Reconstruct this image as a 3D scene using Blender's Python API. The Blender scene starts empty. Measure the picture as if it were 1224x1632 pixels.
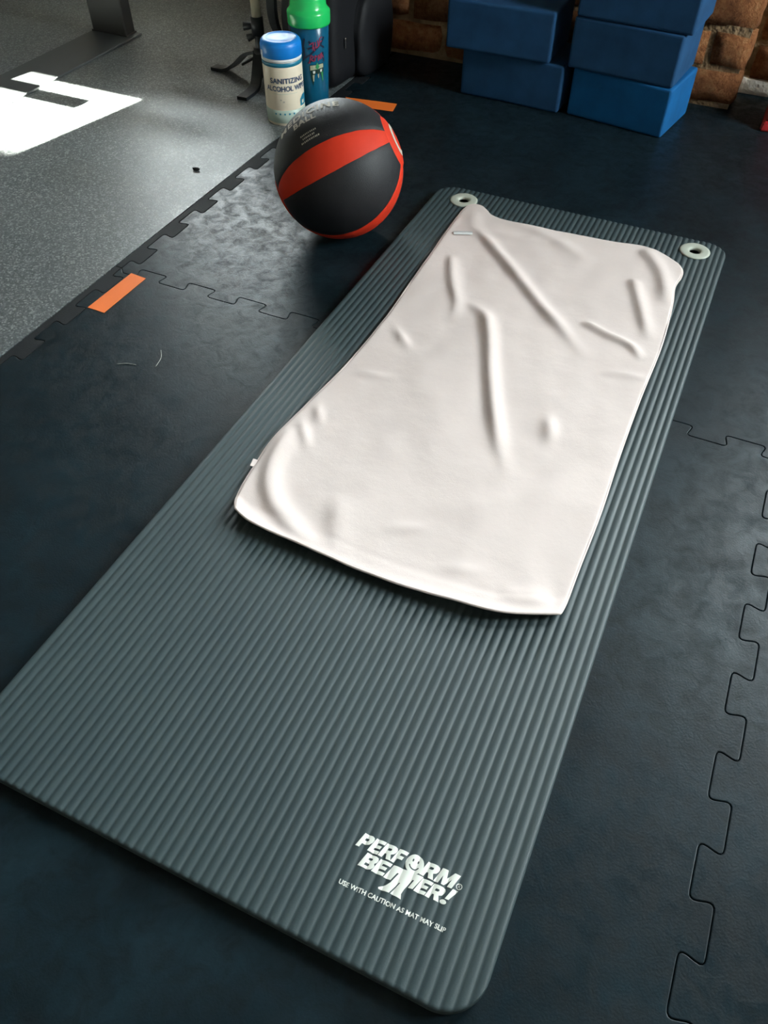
import bpy, bmesh, math, random
from mathutils import Vector, Matrix, noise
from mathutils.geometry import tessellate_polygon
random.seed(7)
scene = bpy.context.scene
COL = scene.collection

# ------------------------------------------------------------------ camera
cam_d = bpy.data.cameras.new('camera')
cam = bpy.data.objects.new('camera', cam_d)
COL.objects.link(cam)
cam_d.sensor_fit = 'HORIZONTAL'
cam_d.sensor_width = 36.0
cam_d.lens = 1254.28 / 1224 * 36.0
cam_d.clip_start = 0.02
RX = Vector((0.90791443, 0.41912223, 0.00528597))
RY = -Vector((0.31805716, -0.68066106, -0.65995467))
RZ = -Vector((-0.27300372, 0.60086361, -0.75128682))
cam.matrix_world = Matrix(((RX.x, RY.x, RZ.x, 0.57271), (RX.y, RY.y, RZ.y, -0.13560),
                           (RX.z, RY.z, RZ.z, 0.81958), (0, 0, 0, 1)))
scene.camera = cam

# ------------------------------------------------------------------ light
vs = scene.view_settings
vs.view_transform = 'Standard'
vs.look = 'None'
vs.gamma = 1.0
vs.use_curve_mapping = False
vs.exposure = -0.12

world = bpy.data.worlds.new('sky')
scene.world = world
world.use_nodes = True
bg = world.node_tree.nodes['Background']
bg.inputs['Color'].default_value = (0.90, 0.965, 1.0, 1)
bg.inputs['Strength'].default_value = 48.0

sun_d = bpy.data.lights.new('sun', 'SUN')
sun = bpy.data.objects.new('sun', sun_d)
COL.objects.link(sun)
SUN_DIR = Vector((-0.199, -0.980, -0.577)).normalized()      # the way the light travels
sun.rotation_euler = SUN_DIR.to_track_quat('-Z', 'Y').to_euler()
sun.location = (2, 8, 5)
sun_d.energy = 380.0
sun_d.angle = 0.012
sun_d.color = (1.0, 0.95, 0.84)

# window openings (x0, x1, z0, z1) in the far wall and (y0, y1, z0, z1) in the right wall
WIN_L = (-1.75, -0.63, 0.492, 2.70)
WIN_R = (0.84, 2.05, 0.75, 2.60)
WIN_S = (1.05, 1.95, 0.90, 2.20)

def portal(name, loc, rot, sx, sy):
    d = bpy.data.lights.new(name, 'AREA')
    d.shape = 'RECTANGLE'
    d.size, d.size_y = sx, sy
    d.cycles.is_portal = True
    o = bpy.data.objects.new(name, d)
    o.location, o.rotation_euler = loc, rot
    COL.objects.link(o)
for nm, w in (('daylight_opening', WIN_L), ('daylight_opening', WIN_R)):
    portal(nm, ((w[0] + w[1]) / 2, 2.56, (w[2] + w[3]) / 2), (math.radians(-90), 0, 0), w[1] - w[0], w[3] - w[2])
portal('daylight_opening', (2.72, (WIN_S[0] + WIN_S[1]) / 2, (WIN_S[2] + WIN_S[3]) / 2), (0, math.radians(90), 0),
       WIN_S[3] - WIN_S[2], WIN_S[1] - WIN_S[0])

# ------------------------------------------------------------------ helpers
def tag(o, label=None, cat=None, group=None, kind=None):
    if label: o['label'] = label
    if cat: o['category'] = cat
    if group: o['group'] = group
    if kind: o['kind'] = kind
    return o

def link(o, parent=None):
    COL.objects.link(o)
    if parent is not None:
        o.parent = parent
    return o

def empty(name, loc=(0, 0, 0), rz=0.0):
    o = bpy.data.objects.new(name, None)
    o.location = loc
    o.rotation_euler = (0, 0, rz)
    o.empty_display_size = 0.05
    COL.objects.link(o)
    return o

def mesh_obj(name, verts, faces, mat, parent=None, smooth=False, loc=None):
    me = bpy.data.meshes.new(name)
    me.from_pydata([tuple(v) for v in verts], [], faces)
    me.validate()
    me.update()
    if smooth:
        me.polygons.foreach_set('use_smooth', [True] * len(me.polygons))
    for m in (mat if isinstance(mat, (list, tuple)) else [mat]):
        me.materials.append(m)
    o = bpy.data.objects.new(name, me)
    if loc is not None:
        o.location = loc
    return link(o, parent)

def bm_obj(name, bm, mat, parent=None, smooth=False, loc=None):
    me = bpy.data.meshes.new(name)
    bm.normal_update()
    bm.to_mesh(me)
    bm.free()
    if smooth:
        me.polygons.foreach_set('use_smooth', [True] * len(me.polygons))
    for m in (mat if isinstance(mat, (list, tuple)) else [mat]):
        me.materials.append(m)
    o = bpy.data.objects.new(name, me)
    if loc is not None:
        o.location = loc
    return link(o, parent)

def bm_box(bm, lo, hi, bevel=0.0, seg=2, M=None):
    r = bmesh.ops.create_cube(bm, size=1.0)
    vs_ = r['verts']
    for v in vs_:
        v.co = Vector(((v.co.x + .5) * (hi[0] - lo[0]) + lo[0], (v.co.y + .5) * (hi[1] - lo[1]) + lo[1],
                       (v.co.z + .5) * (hi[2] - lo[2]) + lo[2]))
    if bevel > 0:
        es = list({e for v in vs_ for e in v.link_edges})
        out = bmesh.ops.bevel(bm, geom=es, offset=bevel, segments=seg, profile=0.5, affect='EDGES')
        vs_ = list({v for f in out['faces'] for v in f.verts} | {v for v in vs_ if v.is_valid})
    if M is not None:
        for v in vs_:
            v.co = M @ v.co
    return vs_

def box(name, lo, hi, mat, parent=None, bevel=0.0, seg=2, smooth=False):
    bm = bmesh.new()
    bm_box(bm, lo, hi, bevel, seg)
    return bm_obj(name, bm, mat, parent, smooth)

def lathe(name, prof, mat, parent=None, n=48, loc=None, smooth=True, closed=False):
    """profile of (r, z) turned about the z axis"""
    V, F = [], []
    for r, z in prof:
        for k in range(n):
            a = 2 * math.pi * k / n
            V.append((r * math.cos(a), r * math.sin(a), z))
    m = len(prof)
    for i in range(m - 1 + (1 if closed else 0)):
        i2 = (i + 1) % m
        for k in range(n):
            k2 = (k + 1) % n
            F.append((i * n + k, i * n + k2, i2 * n + k2, i2 * n + k))
    if not closed:
        if prof[0][0] > 1e-6: F.append(tuple(range(n))[::-1])
        if prof[-1][0] > 1e-6: F.append(tuple(range((m - 1) * n, m * n)))
    return mesh_obj(name, V, F, mat, parent, smooth, loc)

def tube_data(pts, r, n=10, flat=None):
    pts = [Vector(p) for p in pts]
    V, F = [], []
    up = Vector((0, 0, 1))
    for i, p in enumerate(pts):
        t = (pts[min(i + 1, len(pts) - 1)] - pts[max(i - 1, 0)]).normalized()
        s = t.cross(up)
        if s.length < 1e-3: s = t.cross(Vector((1, 0, 0)))
        s.normalize()
        u = s.cross(t).normalized()
        rr = r[i] if isinstance(r, (list, tuple)) else r
        for k in range(n):
            a = 2 * math.pi * k / n
            V.append(p + s * rr * math.cos(a) + u * (flat if flat else rr) * math.sin(a))
    for i in range(len(pts) - 1):
        for k in range(n):
            k2 = (k + 1) % n
            F.append((i * n + k, i * n + k2, (i + 1) * n + k2, (i + 1) * n + k))
    F.append(tuple(range(n))[::-1])
    F.append(tuple(range((len(pts) - 1) * n, len(pts) * n)))
    return V, F

def tube(name, pts, r, mat, parent=None, n=10, flat=None):
    V, F = tube_data(pts, r, n, flat)
    return mesh_obj(name, V, F, mat, parent, True)

def strap_mesh(pts, width_dir, w, t):
    """flat webbing or flat bar along pts, its width along width_dir(i)"""
    V, F = [], []
    pts = [Vector(p) for p in pts]
    for i, p in enumerate(pts):
        tg = (pts[min(i + 1, len(pts) - 1)] - pts[max(i - 1, 0)]).normalized()
        wd = Vector(width_dir).normalized()
        wd = (wd - tg * wd.dot(tg)).normalized()
        nn = wd.cross(tg).normalized()
        for sx, sy in ((-1, -1), (1, -1), (1, 1), (-1, 1)):
            V.append(p + wd * sx * w / 2 + nn * sy * t / 2)
    for i in range(len(pts) - 1):
        for k in range(4):
            k2 = (k + 1) % 4
            F.append((i * 4 + k, i * 4 + k2, (i + 1) * 4 + k2, (i + 1) * 4 + k))
    F.append((3, 2, 1, 0))
    b = (len(pts) - 1) * 4
    F.append((b, b + 1, b + 2, b + 3))
    return V, F

def catmull(P, n):
    P = [Vector(p) for p in P]
    d = [0]
    for a, b in zip(P, P[1:]): d.append(d[-1] + (b - a).length)
    out = []
    for k in range(n + 1):
        s = d[-1] * k / n
        i = 0
        while i < len(P) - 2 and d[i + 1] < s: i += 1
        t = (s - d[i]) / (d[i + 1] - d[i])
        p0, p1, p2, p3 = P[max(i - 1, 0)], P[i], P[i + 1], P[min(i + 2, len(P) - 1)]
        out.append(0.5 * ((2 * p1) + (p2 - p0) * t + (2 * p0 - 5 * p1 + 4 * p2 - p3) * t * t + (3 * p1 - p0 - 3 * p2 + p3) * t ** 3))
    return out

def text_2d(body, size, bold=0.0, spacing=1.0, shear=0.0, align='CENTER'):
    """flat lettering from Blender's own font as (verts, faces) in a plane"""
    cu = bpy.data.curves.new('lettering', 'FONT')
    cu.body = body
    cu.size = size
    cu.offset = bold
    cu.space_character = spacing
    cu.shear = shear
    cu.align_x = align
    cu.fill_mode = 'FRONT'
    cu.resolution_u = 4
    o = bpy.data.objects.new('lettering', cu)
    COL.objects.link(o)
    dg = bpy.context.evaluated_depsgraph_get()
    me = bpy.data.meshes.new_from_object(o.evaluated_get(dg))
    V = [v.co.copy() for v in me.vertices]
    F = [tuple(p.vertices) for p in me.polygons]
    bpy.data.objects.remove(o)
    bpy.data.curves.remove(cu)
    bpy.data.meshes.remove(me)
    return V, F

def poly_2d(loops):
    flat = [Vector((p[0], p[1], 0)) for lp in loops for p in lp]
    tris = tessellate_polygon([[Vector((p[0], p[1], 0)) for p in lp] for lp in loops])
    return flat, [tuple(t) for t in tris]

def join_2d(parts):
    V, F = [], []
    for v, f in parts:
        b = len(V)
        V += list(v)
        F += [tuple(i + b for i in t) for t in f]
    return V, F

def sliced(VF, fn, step, axes='x'):
    """cut flat print into strips so that it can follow a curved surface, then map it with fn"""
    bm = bmesh.new()
    vs_ = [bm.verts.new(v) for v in VF[0]]
    for f in VF[1]:
        try: bm.faces.new([vs_[i] for i in f])
        except ValueError: pass
    for ax in axes:
        i = 'xy'.index(ax)
        cs = [v.co[i] for v in bm.verts]
        a = math.floor(min(cs) / step) + 1
        b = math.ceil(max(cs) / step)
        nrm = Vector((1, 0, 0)) if i == 0 else Vector((0, 1, 0))
        for k in range(a, b):
            bmesh.ops.bisect_plane(bm, geom=bm.verts[:] + bm.edges[:] + bm.faces[:], plane_co=nrm * (k * step), plane_no=nrm, dist=1e-7)
    for v in bm.verts:
        v.co = fn(v.co.x, v.co.y)
    return bm

def circle(cx, cy, r, n=20, ry=None):
    return [(cx + r * math.cos(2 * math.pi * k / n), cy + (ry or r) * math.sin(2 * math.pi * k / n)) for k in range(n)]

# ------------------------------------------------------------------ materials
def new_mat(name):
    m = bpy.data.materials.new(name)
    m.use_nodes = True
    nt = m.node_tree
    return m, nt, nt.nodes['Principled BSDF']

def N(nt, kind, **kw):
    n = nt.nodes.new(kind)
    for k, v in kw.items():
        if k in n.inputs: n.inputs[k].default_value = v
        else: setattr(n, k, v)
    return n

def ramp(nt, src, stops):
    r = nt.nodes.new('ShaderNodeValToRGB')
    el = r.color_ramp.elements
    while len(el) < len(stops): el.new(0.5)
    for e, (p, c) in zip(el, stops):
        e.position = p
        e.color = (c, c, c, 1) if isinstance(c, (int, float)) else (*c, 1)
    nt.links.new(src, r.inputs['Fac'])
    return r.outputs['Color']

def plain(name, col, rough=0.5, spec=0.5, metal=0.0, bump=None, vary=0.0, vscale=8.0, coat=0.0, sheen=0.0):
    m, nt, b = new_mat(name)
    b.inputs['Base Color'].default_value = (*col, 1)
    b.inputs['Roughness'].default_value = rough
    b.inputs['Specular IOR Level'].default_value = spec
    b.inputs['Metallic'].default_value = metal
    b.inputs['Coat Weight'].default_value = coat
    b.inputs['Sheen Weight'].default_value = sheen
    tc = N(nt, 'ShaderNodeTexCoord')
    if vary:
        no = N(nt, 'ShaderNodeTexNoise', Scale=vscale, Detail=5.0)
        nt.links.new(tc.outputs['Object'], no.inputs['Vector'])
        c = ramp(nt, no.outputs['Fac'], [(0.3, tuple(x * (1 - vary) for x in col)), (0.7, tuple(min(1, x * (1 + vary)) for x in col))])
        nt.links.new(c, b.inputs['Base Color'])
    if bump:
        no = N(nt, 'ShaderNodeTexNoise', Scale=bump[0], Detail=3.0)
        nt.links.new(tc.outputs['Object'], no.inputs['Vector'])
        bp = N(nt, 'ShaderNodeBump', Strength=bump[1], Distance=bump[2])
        nt.links.new(no.outputs['Fac'], bp.inputs['Height'])
        nt.links.new(bp.outputs['Normal'], b.inputs['Normal'])
    return m

def mat_tile():
    m, nt, b = new_mat('rubber_tile')
    g = N(nt, 'ShaderNodeNewGeometry')
    L = nt.links.new
    n1 = N(nt, 'ShaderNodeTexNoise', Scale=9.0, Detail=7.0, Roughness=0.65)
    n2 = N(nt, 'ShaderNodeTexNoise', Scale=38.0, Detail=6.0, Roughness=0.7, Distortion=0.6)
    n3 = N(nt, 'ShaderNodeTexNoise', Scale=420.0, Detail=3.0)
    for n in (n1, n2, n3): L(g.outputs['Position'], n.inputs['Vector'])
    mx = N(nt, 'ShaderNodeMath', operation='MULTIPLY')
    L(n1.outputs['Fac'], mx.inputs[0]); L(n2.outputs['Fac'], mx.inputs[1])
    c = ramp(nt, mx.outputs[0], [(0.14, (0.0030, 0.0074, 0.0100)), (0.40, (0.0100, 0.0225, 0.0300))])
    L(c, b.inputs['Base Color'])
    n4 = N(nt, 'ShaderNodeTexNoise', Scale=95.0, Detail=8.0, Roughness=0.8, Distortion=1.5)
    L(g.outputs['Position'], n4.inputs['Vector'])
    mr = N(nt, 'ShaderNodeMath', operation='MULTIPLY_ADD')
    mr.inputs[1].default_value = 0.55
    L(n4.outputs['Fac'], mr.inputs[0]); L(n2.outputs['Fac'], mr.inputs[2])
    r = ramp(nt, mr.outputs[0], [(0.62, 0.56), (0.90, 0.30)])
    L(r, b.inputs['Roughness'])
    b.inputs['Specular IOR Level'].default_value = 0.20
    ad = N(nt, 'ShaderNodeMath', operation='MULTIPLY_ADD')
    ad.inputs[1].default_value = 0.5
    L(n3.outputs['Fac'], ad.inputs[0]); L(n2.outputs['Fac'], ad.inputs[2])
    bp = N(nt, 'ShaderNodeBump', Strength=0.35, Distance=0.0012)
    L(ad.outputs[0], bp.inputs['Height'])
    L(bp.outputs['Normal'], b.inputs['Normal'])
    return m

def mat_speckle():
    m, nt, b = new_mat('speckled_rubber')
    g = N(nt, 'ShaderNodeNewGeometry')
    L = nt.links.new
    v1 = N(nt, 'ShaderNodeTexVoronoi', Scale=330.0)
    n1 = N(nt, 'ShaderNodeTexNoise', Scale=330.0, Detail=2.0)
    n2 = N(nt, 'ShaderNodeTexNoise', Scale=5.0, Detail=4.0)
    for n in (v1, n1, n2): L(g.outputs['Position'], n.inputs['Vector'])
    sp = N(nt, 'ShaderNodeSeparateColor')
    L(v1.outputs['Color'], sp.inputs[0])
    c = ramp(nt, sp.outputs[0], [(0.0, (0.055, 0.064, 0.067)), (0.70, (0.115, 0.132, 0.136)), (0.82, (0.175, 0.198, 0.198)), (1.0, (0.29, 0.315, 0.31))])
    L(c, b.inputs['Base Color'])
    L(ramp(nt, n2.outputs['Fac'], [(0.35, 0.40), (0.65, 0.50)]), b.inputs['Roughness'])
    b.inputs['Specular IOR Level'].default_value = 0.9
    bp = N(nt, 'ShaderNodeBump', Strength=0.30, Distance=0.0012)
    L(n1.outputs['Fac'], bp.inputs['Height'])
    L(bp.outputs['Normal'], b.inputs['Normal'])
    return m

def mat_brick():
    m, nt, b = new_mat('old_brick')
    L = nt.links.new
    oi = N(nt, 'ShaderNodeObjectInfo')
    g = N(nt, 'ShaderNodeNewGeometry')
    n1 = N(nt, 'ShaderNodeTexNoise', Scale=34.0, Detail=8.0, Roughness=0.8)
    n2 = N(nt, 'ShaderNodeTexNoise', Scale=120.0, Detail=5.0, Roughness=0.75)
    for n in (n1, n2): L(g.outputs['Position'], n.inputs['Vector'])
    c1 = ramp(nt, n1.outputs['Fac'], [(0.28, (0.085, 0.028, 0.013)), (0.5, (0.27, 0.105, 0.040)), (0.74, (0.42, 0.22, 0.10))])
    hs = N(nt, 'ShaderNodeHueSaturation')
    mr = N(nt, 'ShaderNodeMapRange'); mr.inputs[3].default_value = 0.65; mr.inputs[4].default_value = 1.3
    L(oi.outputs['Random'], mr.inputs[0]); L(mr.outputs[0], hs.inputs['Value']); L(c1, hs.inputs['Color'])
    L(hs.outputs[0], b.inputs['Base Color'])
    b.inputs['Roughness'].default_value = 0.9
    b.inputs['Specular IOR Level'].default_value = 0.2
    bp = N(nt, 'ShaderNodeBump', Strength=1.0, Distance=0.010)
    L(n2.outputs['Fac'], bp.inputs['Height']); L(bp.outputs['Normal'], b.inputs['Normal'])
    return m

def mat_mat():
    m, nt, b = new_mat('mat_foam')
    L = nt.links.new
    tc = N(nt, 'ShaderNodeTexCoord')
    n1 = N(nt, 'ShaderNodeTexNoise', Scale=6.0, Detail=4.0)
    n2 = N(nt, 'ShaderNodeTexNoise', Scale=900.0, Detail=2.0)
    n3 = N(nt, 'ShaderNodeTexNoise', Scale=14.0, Detail=6.0, Distortion=1.2)
    for n in (n1, n2, n3): L(tc.outputs['Object'], n.inputs['Vector'])
    L(ramp(nt, n1.outputs['Fac'], [(0.3, (0.029, 0.049, 0.055)), (0.7, (0.034, 0.056, 0.061))]), b.inputs['Base Color'])
    b.inputs['Roughness'].default_value = 0.52
    b.inputs['Specular IOR Level'].default_value = 0.5
    bp = N(nt, 'ShaderNodeBump', Strength=0.18, Distance=0.0006)
    L(n2.outputs['Fac'], bp.inputs['Height'])
    L(bp.outputs['Normal'], b.inputs['Normal'])
    return m

def mat_towel():
    m, nt, b = new_mat('white_fleece')
    L = nt.links.new
    tc = N(nt, 'ShaderNodeTexCoord')
    n2 = N(nt, 'ShaderNodeTexNoise', Scale=700.0, Detail=3.0)
    n3 = N(nt, 'ShaderNodeTexNoise', Scale=45.0, Detail=5.0)
    for n in (n2, n3): L(tc.outputs['Object'], n.inputs['Vector'])
    b.inputs['Base Color'].default_value = (0.72, 0.625, 0.595, 1)
    b.inputs['Roughness'].default_value = 0.95
    b.inputs['Specular IOR Level'].default_value = 0.1
    ad = N(nt, 'ShaderNodeMath', operation='MULTIPLY_ADD'); ad.inputs[1].default_value = 0.25
    L(n2.outputs['Fac'], ad.inputs[0]); L(n3.outputs['Fac'], ad.inputs[2])
    bp = N(nt, 'ShaderNodeBump', Strength=0.30, Distance=0.002)
    L(ad.outputs[0], bp.inputs['Height']); L(bp.outputs['Normal'], b.inputs['Normal'])
    return m

def mat_glass(name='window_glass', k=1.0):
    m = bpy.data.materials.new(name)
    m.use_nodes = True
    nt = m.node_tree
    nt.nodes.clear()
    out = N(nt, 'ShaderNodeOutputMaterial')
    t = N(nt, 'ShaderNodeBsdfTransparent')
    t.inputs[0].default_value = (0.96 * k, 0.98 * k, 0.97 * k, 1)
    gl = N(nt, 'ShaderNodeBsdfGlossy')
    gl.inputs['Roughness'].default_value = 0.02
    fr = N(nt, 'ShaderNodeFresnel'); fr.inputs[0].default_value = 1.3
    mx = N(nt, 'ShaderNodeMixShader')
    nt.links.new(fr.outputs[0], mx.inputs[0])
    nt.links.new(t.outputs[0], mx.inputs[1]); nt.links.new(gl.outputs[0], mx.inputs[2])
    nt.links.new(mx.outputs[0], out.inputs[0])
    return m

M_TILE = mat_tile()
M_SPECK = mat_speckle()
M_BRICK = mat_brick()
M_MAT = mat_mat()
M_TOWEL = mat_towel()
M_GLASS = mat_glass()
M_DIM_GLASS = mat_glass('dimmed_window_glass', 0.95)  # slightly darker pane, added to hold back light at the left window
M_SUB = plain('dark_subfloor', (0.006, 0.006, 0.007), 0.9)
M_STRIP = plain('edge_rubber', (0.008, 0.010, 0.012), 0.75, 0.25, bump=(300, .3, .001), vary=.3)
M_MORTAR = plain('mortar', (0.26, 0.17, 0.095), 0.95, 0.1, bump=(90, .9, .008), vary=.35, vscale=30)
M_SUNLIT_BED = plain('sunlit_mortar', (0.78, 0.74, 0.66), 0.9, 0.1, bump=(60, .7, .006), vary=.15, vscale=25)  # pale mortar with the sunlight on it put into the colour
M_WALL = plain('wall_paint', (0.36, 0.32, 0.26), 0.8, bump=(40, .1, .002))
M_CEIL = plain('ceiling_paint', (0.15, 0.14, 0.13), 0.9)
M_FRAME = plain('window_frame_paint', (0.03, 0.03, 0.032), 0.5)
M_PAVE = plain('concrete_paving', (0.30, 0.29, 0.27), 0.9, vary=.2, vscale=3)
M_SUN_BLOCK = plain('sun_block_metal', (0.10, 0.10, 0.11), 0.7)  # for the two unseen sun blockers added outside
M_STEEL = plain('black_steel', (0.022, 0.021, 0.020), 0.42, bump=(200, .15, .0006))
M_PLATE = plain('grey_steel_plate', (0.055, 0.062, 0.064), 0.45, bump=(60, .15, .001))
M_BLOCK = plain('navy_foam', (0.013, 0.062, 0.150), 0.8, 0.2, bump=(500, .4, .0012), vary=.18, vscale=20)
M_BLOCK_B = plain('blue_foam', (0.002, 0.090, 0.26), 0.75, 0.25, bump=(500, .4, .0012), vary=.15, vscale=20)
M_BLACK_R = plain('black_ball_rubber', (0.0085, 0.0095, 0.012), 0.56, 0.45, bump=(650, .5, .0009))
M_RED_R = plain('red_ball_rubber', (0.60, 0.030, 0.007), 0.66, 0.3, bump=(650, .35, .0008), vary=.08, vscale=15)
M_PRINT_B = plain('worn_cream_print', (0.50, 0.46, 0.38), 0.7)
M_PRINT = plain('white_print', (0.80, 0.82, 0.76), 0.8, 0.2)
M_EYELET = plain('eyelet_plastic', (0.46, 0.49, 0.42), 0.5)
M_TAPE = plain('orange_tape', (0.95, 0.20, 0.03), 0.6, 0.3, bump=(30, .2, .001))
M_CANB = plain('canister_label', (0.88, 0.77, 0.60), 0.4)
M_CANG = plain('pale_green_label', (0.47, 0.58, 0.50), 0.4)
M_TEAL = plain('teal_label_band', (0.015, 0.20, 0.32), 0.4)
M_NAVY = plain('navy_ink', (0.035, 0.075, 0.16), 0.5)
M_BLUE = plain('blue_lid_plastic', (0.008, 0.22, 0.70), 0.36, 0.4)
M_WHITEP = plain('white_plastic', (0.80, 0.82, 0.82), 0.35)
M_GREEN = plain('green_lid_plastic', (0.020, 0.60, 0.14), 0.25, 0.5, coat=.2)
M_GINK = plain('green_ink', (0.03, 0.30, 0.10), 0.5)
M_DGINK = plain('dark_green_ink', (0.004, 0.035, 0.025), 0.5)
M_CREAMINK = plain('cream_ink', (0.42, 0.44, 0.30), 0.5)
M_REDINK = plain('crimson_ink', (0.30, 0.03, 0.08), 0.5)
M_DARKINK = plain('dark_ink', (0.004, 0.012, 0.04), 0.5)
M_BAG = plain('black_nylon', (0.0028, 0.0034, 0.0055), 0.65, 0.35, bump=(350, .5, .001))
M_WEB = plain('grey_black_webbing', (0.020, 0.024, 0.030), 0.6, bump=(500, .5, .0008))
M_BUCKLE = plain('buckle_steel', (0.55, 0.55, 0.56), 0.25, metal=1.0)
M_STAND = plain('stand_black_metal', (0.012, 0.015, 0.018), 0.4)
M_POLE = plain('pale_pole_metal', (0.50, 0.45, 0.33), 0.4)
M_REDBOX = plain('red_plastic', (0.42, 0.016, 0.018), 0.45)
M_LINT = plain('black_lint', (0.008, 0.008, 0.008), 0.9)
M_THREAD = plain('pale_thread', (0.45, 0.45, 0.42), 0.8)

def mat_shaker():
    m, nt, b = new_mat('blue_translucent_plastic')
    b.inputs['Base Color'].default_value = (0.010, 0.16, 0.30, 1)
    b.inputs['Roughness'].default_value = 0.22
    b.inputs['Transmission Weight'].default_value = 0.35
    b.inputs['IOR'].default_value = 1.4
    return m
M_SHAKER = mat_shaker()
M_LIQUID = plain('teal_liquid', (0.004, 0.10, 0.17), 0.2)

# ------------------------------------------------------------------ floor
floor = box('floor', (-4.2, -3.6, -0.10), (2.8, 2.62, -0.014), M_SUB)
tag(floor, 'gym floor of dark rubber beneath everything', kind='structure')
speck = mesh_obj('speckled_sheet', [(-4.2, -3.6, -.013), (-0.4515, -3.6, -.013), (-0.4515, 2.62, -.013), (-4.2, 2.62, -.013),
                                    (-4.2, -3.6, 0), (-0.4515, -3.6, 0), (-0.4515, 2.62, 0), (-4.2, 2.62, 0)],
                 [(4, 5, 6, 7), (0, 3, 2, 1), (0, 1, 5, 4), (1, 2, 6, 5), (2, 3, 7, 6), (3, 0, 4, 7)], M_SPECK, floor)
speck['label'] = 'grey speckled rubber floor sheet'

XS = [-0.423, 0.764, 1.951]
YS = [-1.506, -0.318, 0.869, 2.056]
AMP, UND, PER = 0.0122, 0.0036, 0.1073

def seam(lo, hi, phase):
    """interlocking dovetail line along t from lo to hi: list of (t, offset)"""
    pts = []
    n = int(round((hi - lo) / PER))
    p = (hi - lo) / n
    for k in range(n):
        t0 = lo + k * p
        a, b = t0 + 0.25 * p, t0 + 0.75 * p
        # corner points; the tab is wider at its head
        for t, o in ((a + UND, -AMP), (a - UND, AMP), (b + UND, AMP), (b - UND, -AMP)):
            pts.append((t, o * phase))
    # round the corners
    out = [(lo, -AMP * phase)]
    r = 0.0085
    full = [(lo, -AMP * phase)] + pts + [(hi, -AMP * phase)]
    for i in range(1, len(full) - 1):
        P0, P1, P2 = Vector(full[i - 1]), Vector(full[i]), Vector(full[i + 1])
        A = P1 + (P0 - P1).normalized() * r
        B = P1 + (P2 - P1).normalized() * r
        for s in (0, .25, .5, .75, 1):
            q = A * (1 - s) ** 2 + P1 * 2 * s * (1 - s) + B * s * s
            out.append((q.x, q.y))
    out.append((hi, -AMP * phase))
    return out

def offset_loop(L, d):
    n = len(L)
    out = []
    for i in range(n):
        a, b, c = Vector(L[i - 1]), Vector(L[i]), Vector(L[(i + 1) % n])
        e1, e2 = (b - a), (c - b)
        if e1.length < 1e-9: e1 = e2
        if e2.length < 1e-9: e2 = e1
        n1 = Vector((-e1.y, e1.x)).normalized()
        n2 = Vector((-e2.y, e2.x)).normalized()
        m = n1 + n2
        m = m.normalized() if m.length > 1e-6 else n1
        k = max(0.5, m.dot(n1))
        out.append(b + m * (d / k))
    return out

def clean(L):
    out = []
    for p in L:
        p = Vector(p)
        if not out or (p - out[-1]).length > 4e-4: out.append(p)
    if (out[0] - out[-1]).length < 4e-4: out.pop()
    return out

def slab(name, L, mat, parent, gap=0.0004, cham=0.0011, th=0.012, top=0.0):
    """counter-clockwise outline -> tile with a chamfered rim"""
    L = clean(L)
    rings = [(gap, -th), (gap, -cham), (gap + cham * .35, -cham * .3), (gap + cham, 0)]
    V, F = [], []
    n = len(L)
    for d, z in rings:
        V += [(p.x, p.y, z + top) for p in offset_loop(L, d)]
    for i in range(len(rings) - 1):
        for k in range(n):
            k2 = (k + 1) % n
            F.append((i * n + k, i * n + k2, (i + 1) * n + k2, (i + 1) * n + k))
    b = (len(rings) - 1) * n
    tris = tessellate_polygon([[Vector((V[b + k][0], V[b + k][1], 0)) for k in range(n)]])
    for t in tris:
        p0, p1, p2 = (Vector(V[b + i]) for i in t)
        if (p1 - p0).cross(p2 - p0).z < 0: t = t[::-1]
        F.append(tuple(b + i for i in t))
    return mesh_obj(name, V, F, mat, parent)

def tile_outline(x0, x1, y0, y1, L, Rr, B, Tt):
    """each side True -> dovetail, False -> straight"""
    out = []
    if B: out += [(t, y0 + o) for t, o in seam(x0, x1, 1)]
    else: out += [(x0, y0), (x1, y0)]
    if Rr: out += [(x1 + o, t) for t, o in seam(y0, y1, 1)]
    else: out += [(x1, y0), (x1, y1)]
    if Tt: out += [(t, y1 + o) for t, o in reversed(seam(x0, x1, 1))]
    else: out += [(x1, y1), (x0, y1)]
    if L: out += [(x0 + o, t) for t, o in reversed(seam(y0, y1, 1))]
    else: out += [(x0, y1), (x0, y0)]
    return out

for j in range(3):
    for i in range(2):
        slab('rubber_tile', tile_outline(XS[i], XS[i + 1], YS[j], YS[j + 1], True, i == 0, j > 0, j < 2), M_TILE, floor)
slab('rubber_tile', [(XS[0], YS[3]), (XS[1], YS[3]), (XS[1], 2.60), (XS[0], 2.60)], M_TILE, floor)
slab('rubber_tile', [(XS[1], YS[3]), (XS[2], YS[3]), (XS[2], 2.60), (XS[1], 2.60)], M_TILE, floor)
# edging strips along the speckled sheet
for j in range(3):
    s = [(XS[0] + o, t) for t, o in seam(YS[j], YS[j + 1], 1)]
    slab('edge_strip', s + [(-0.4500, YS[j + 1]), (-0.4500, YS[j])], M_STRIP, floor, gap=.0005)

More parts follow.
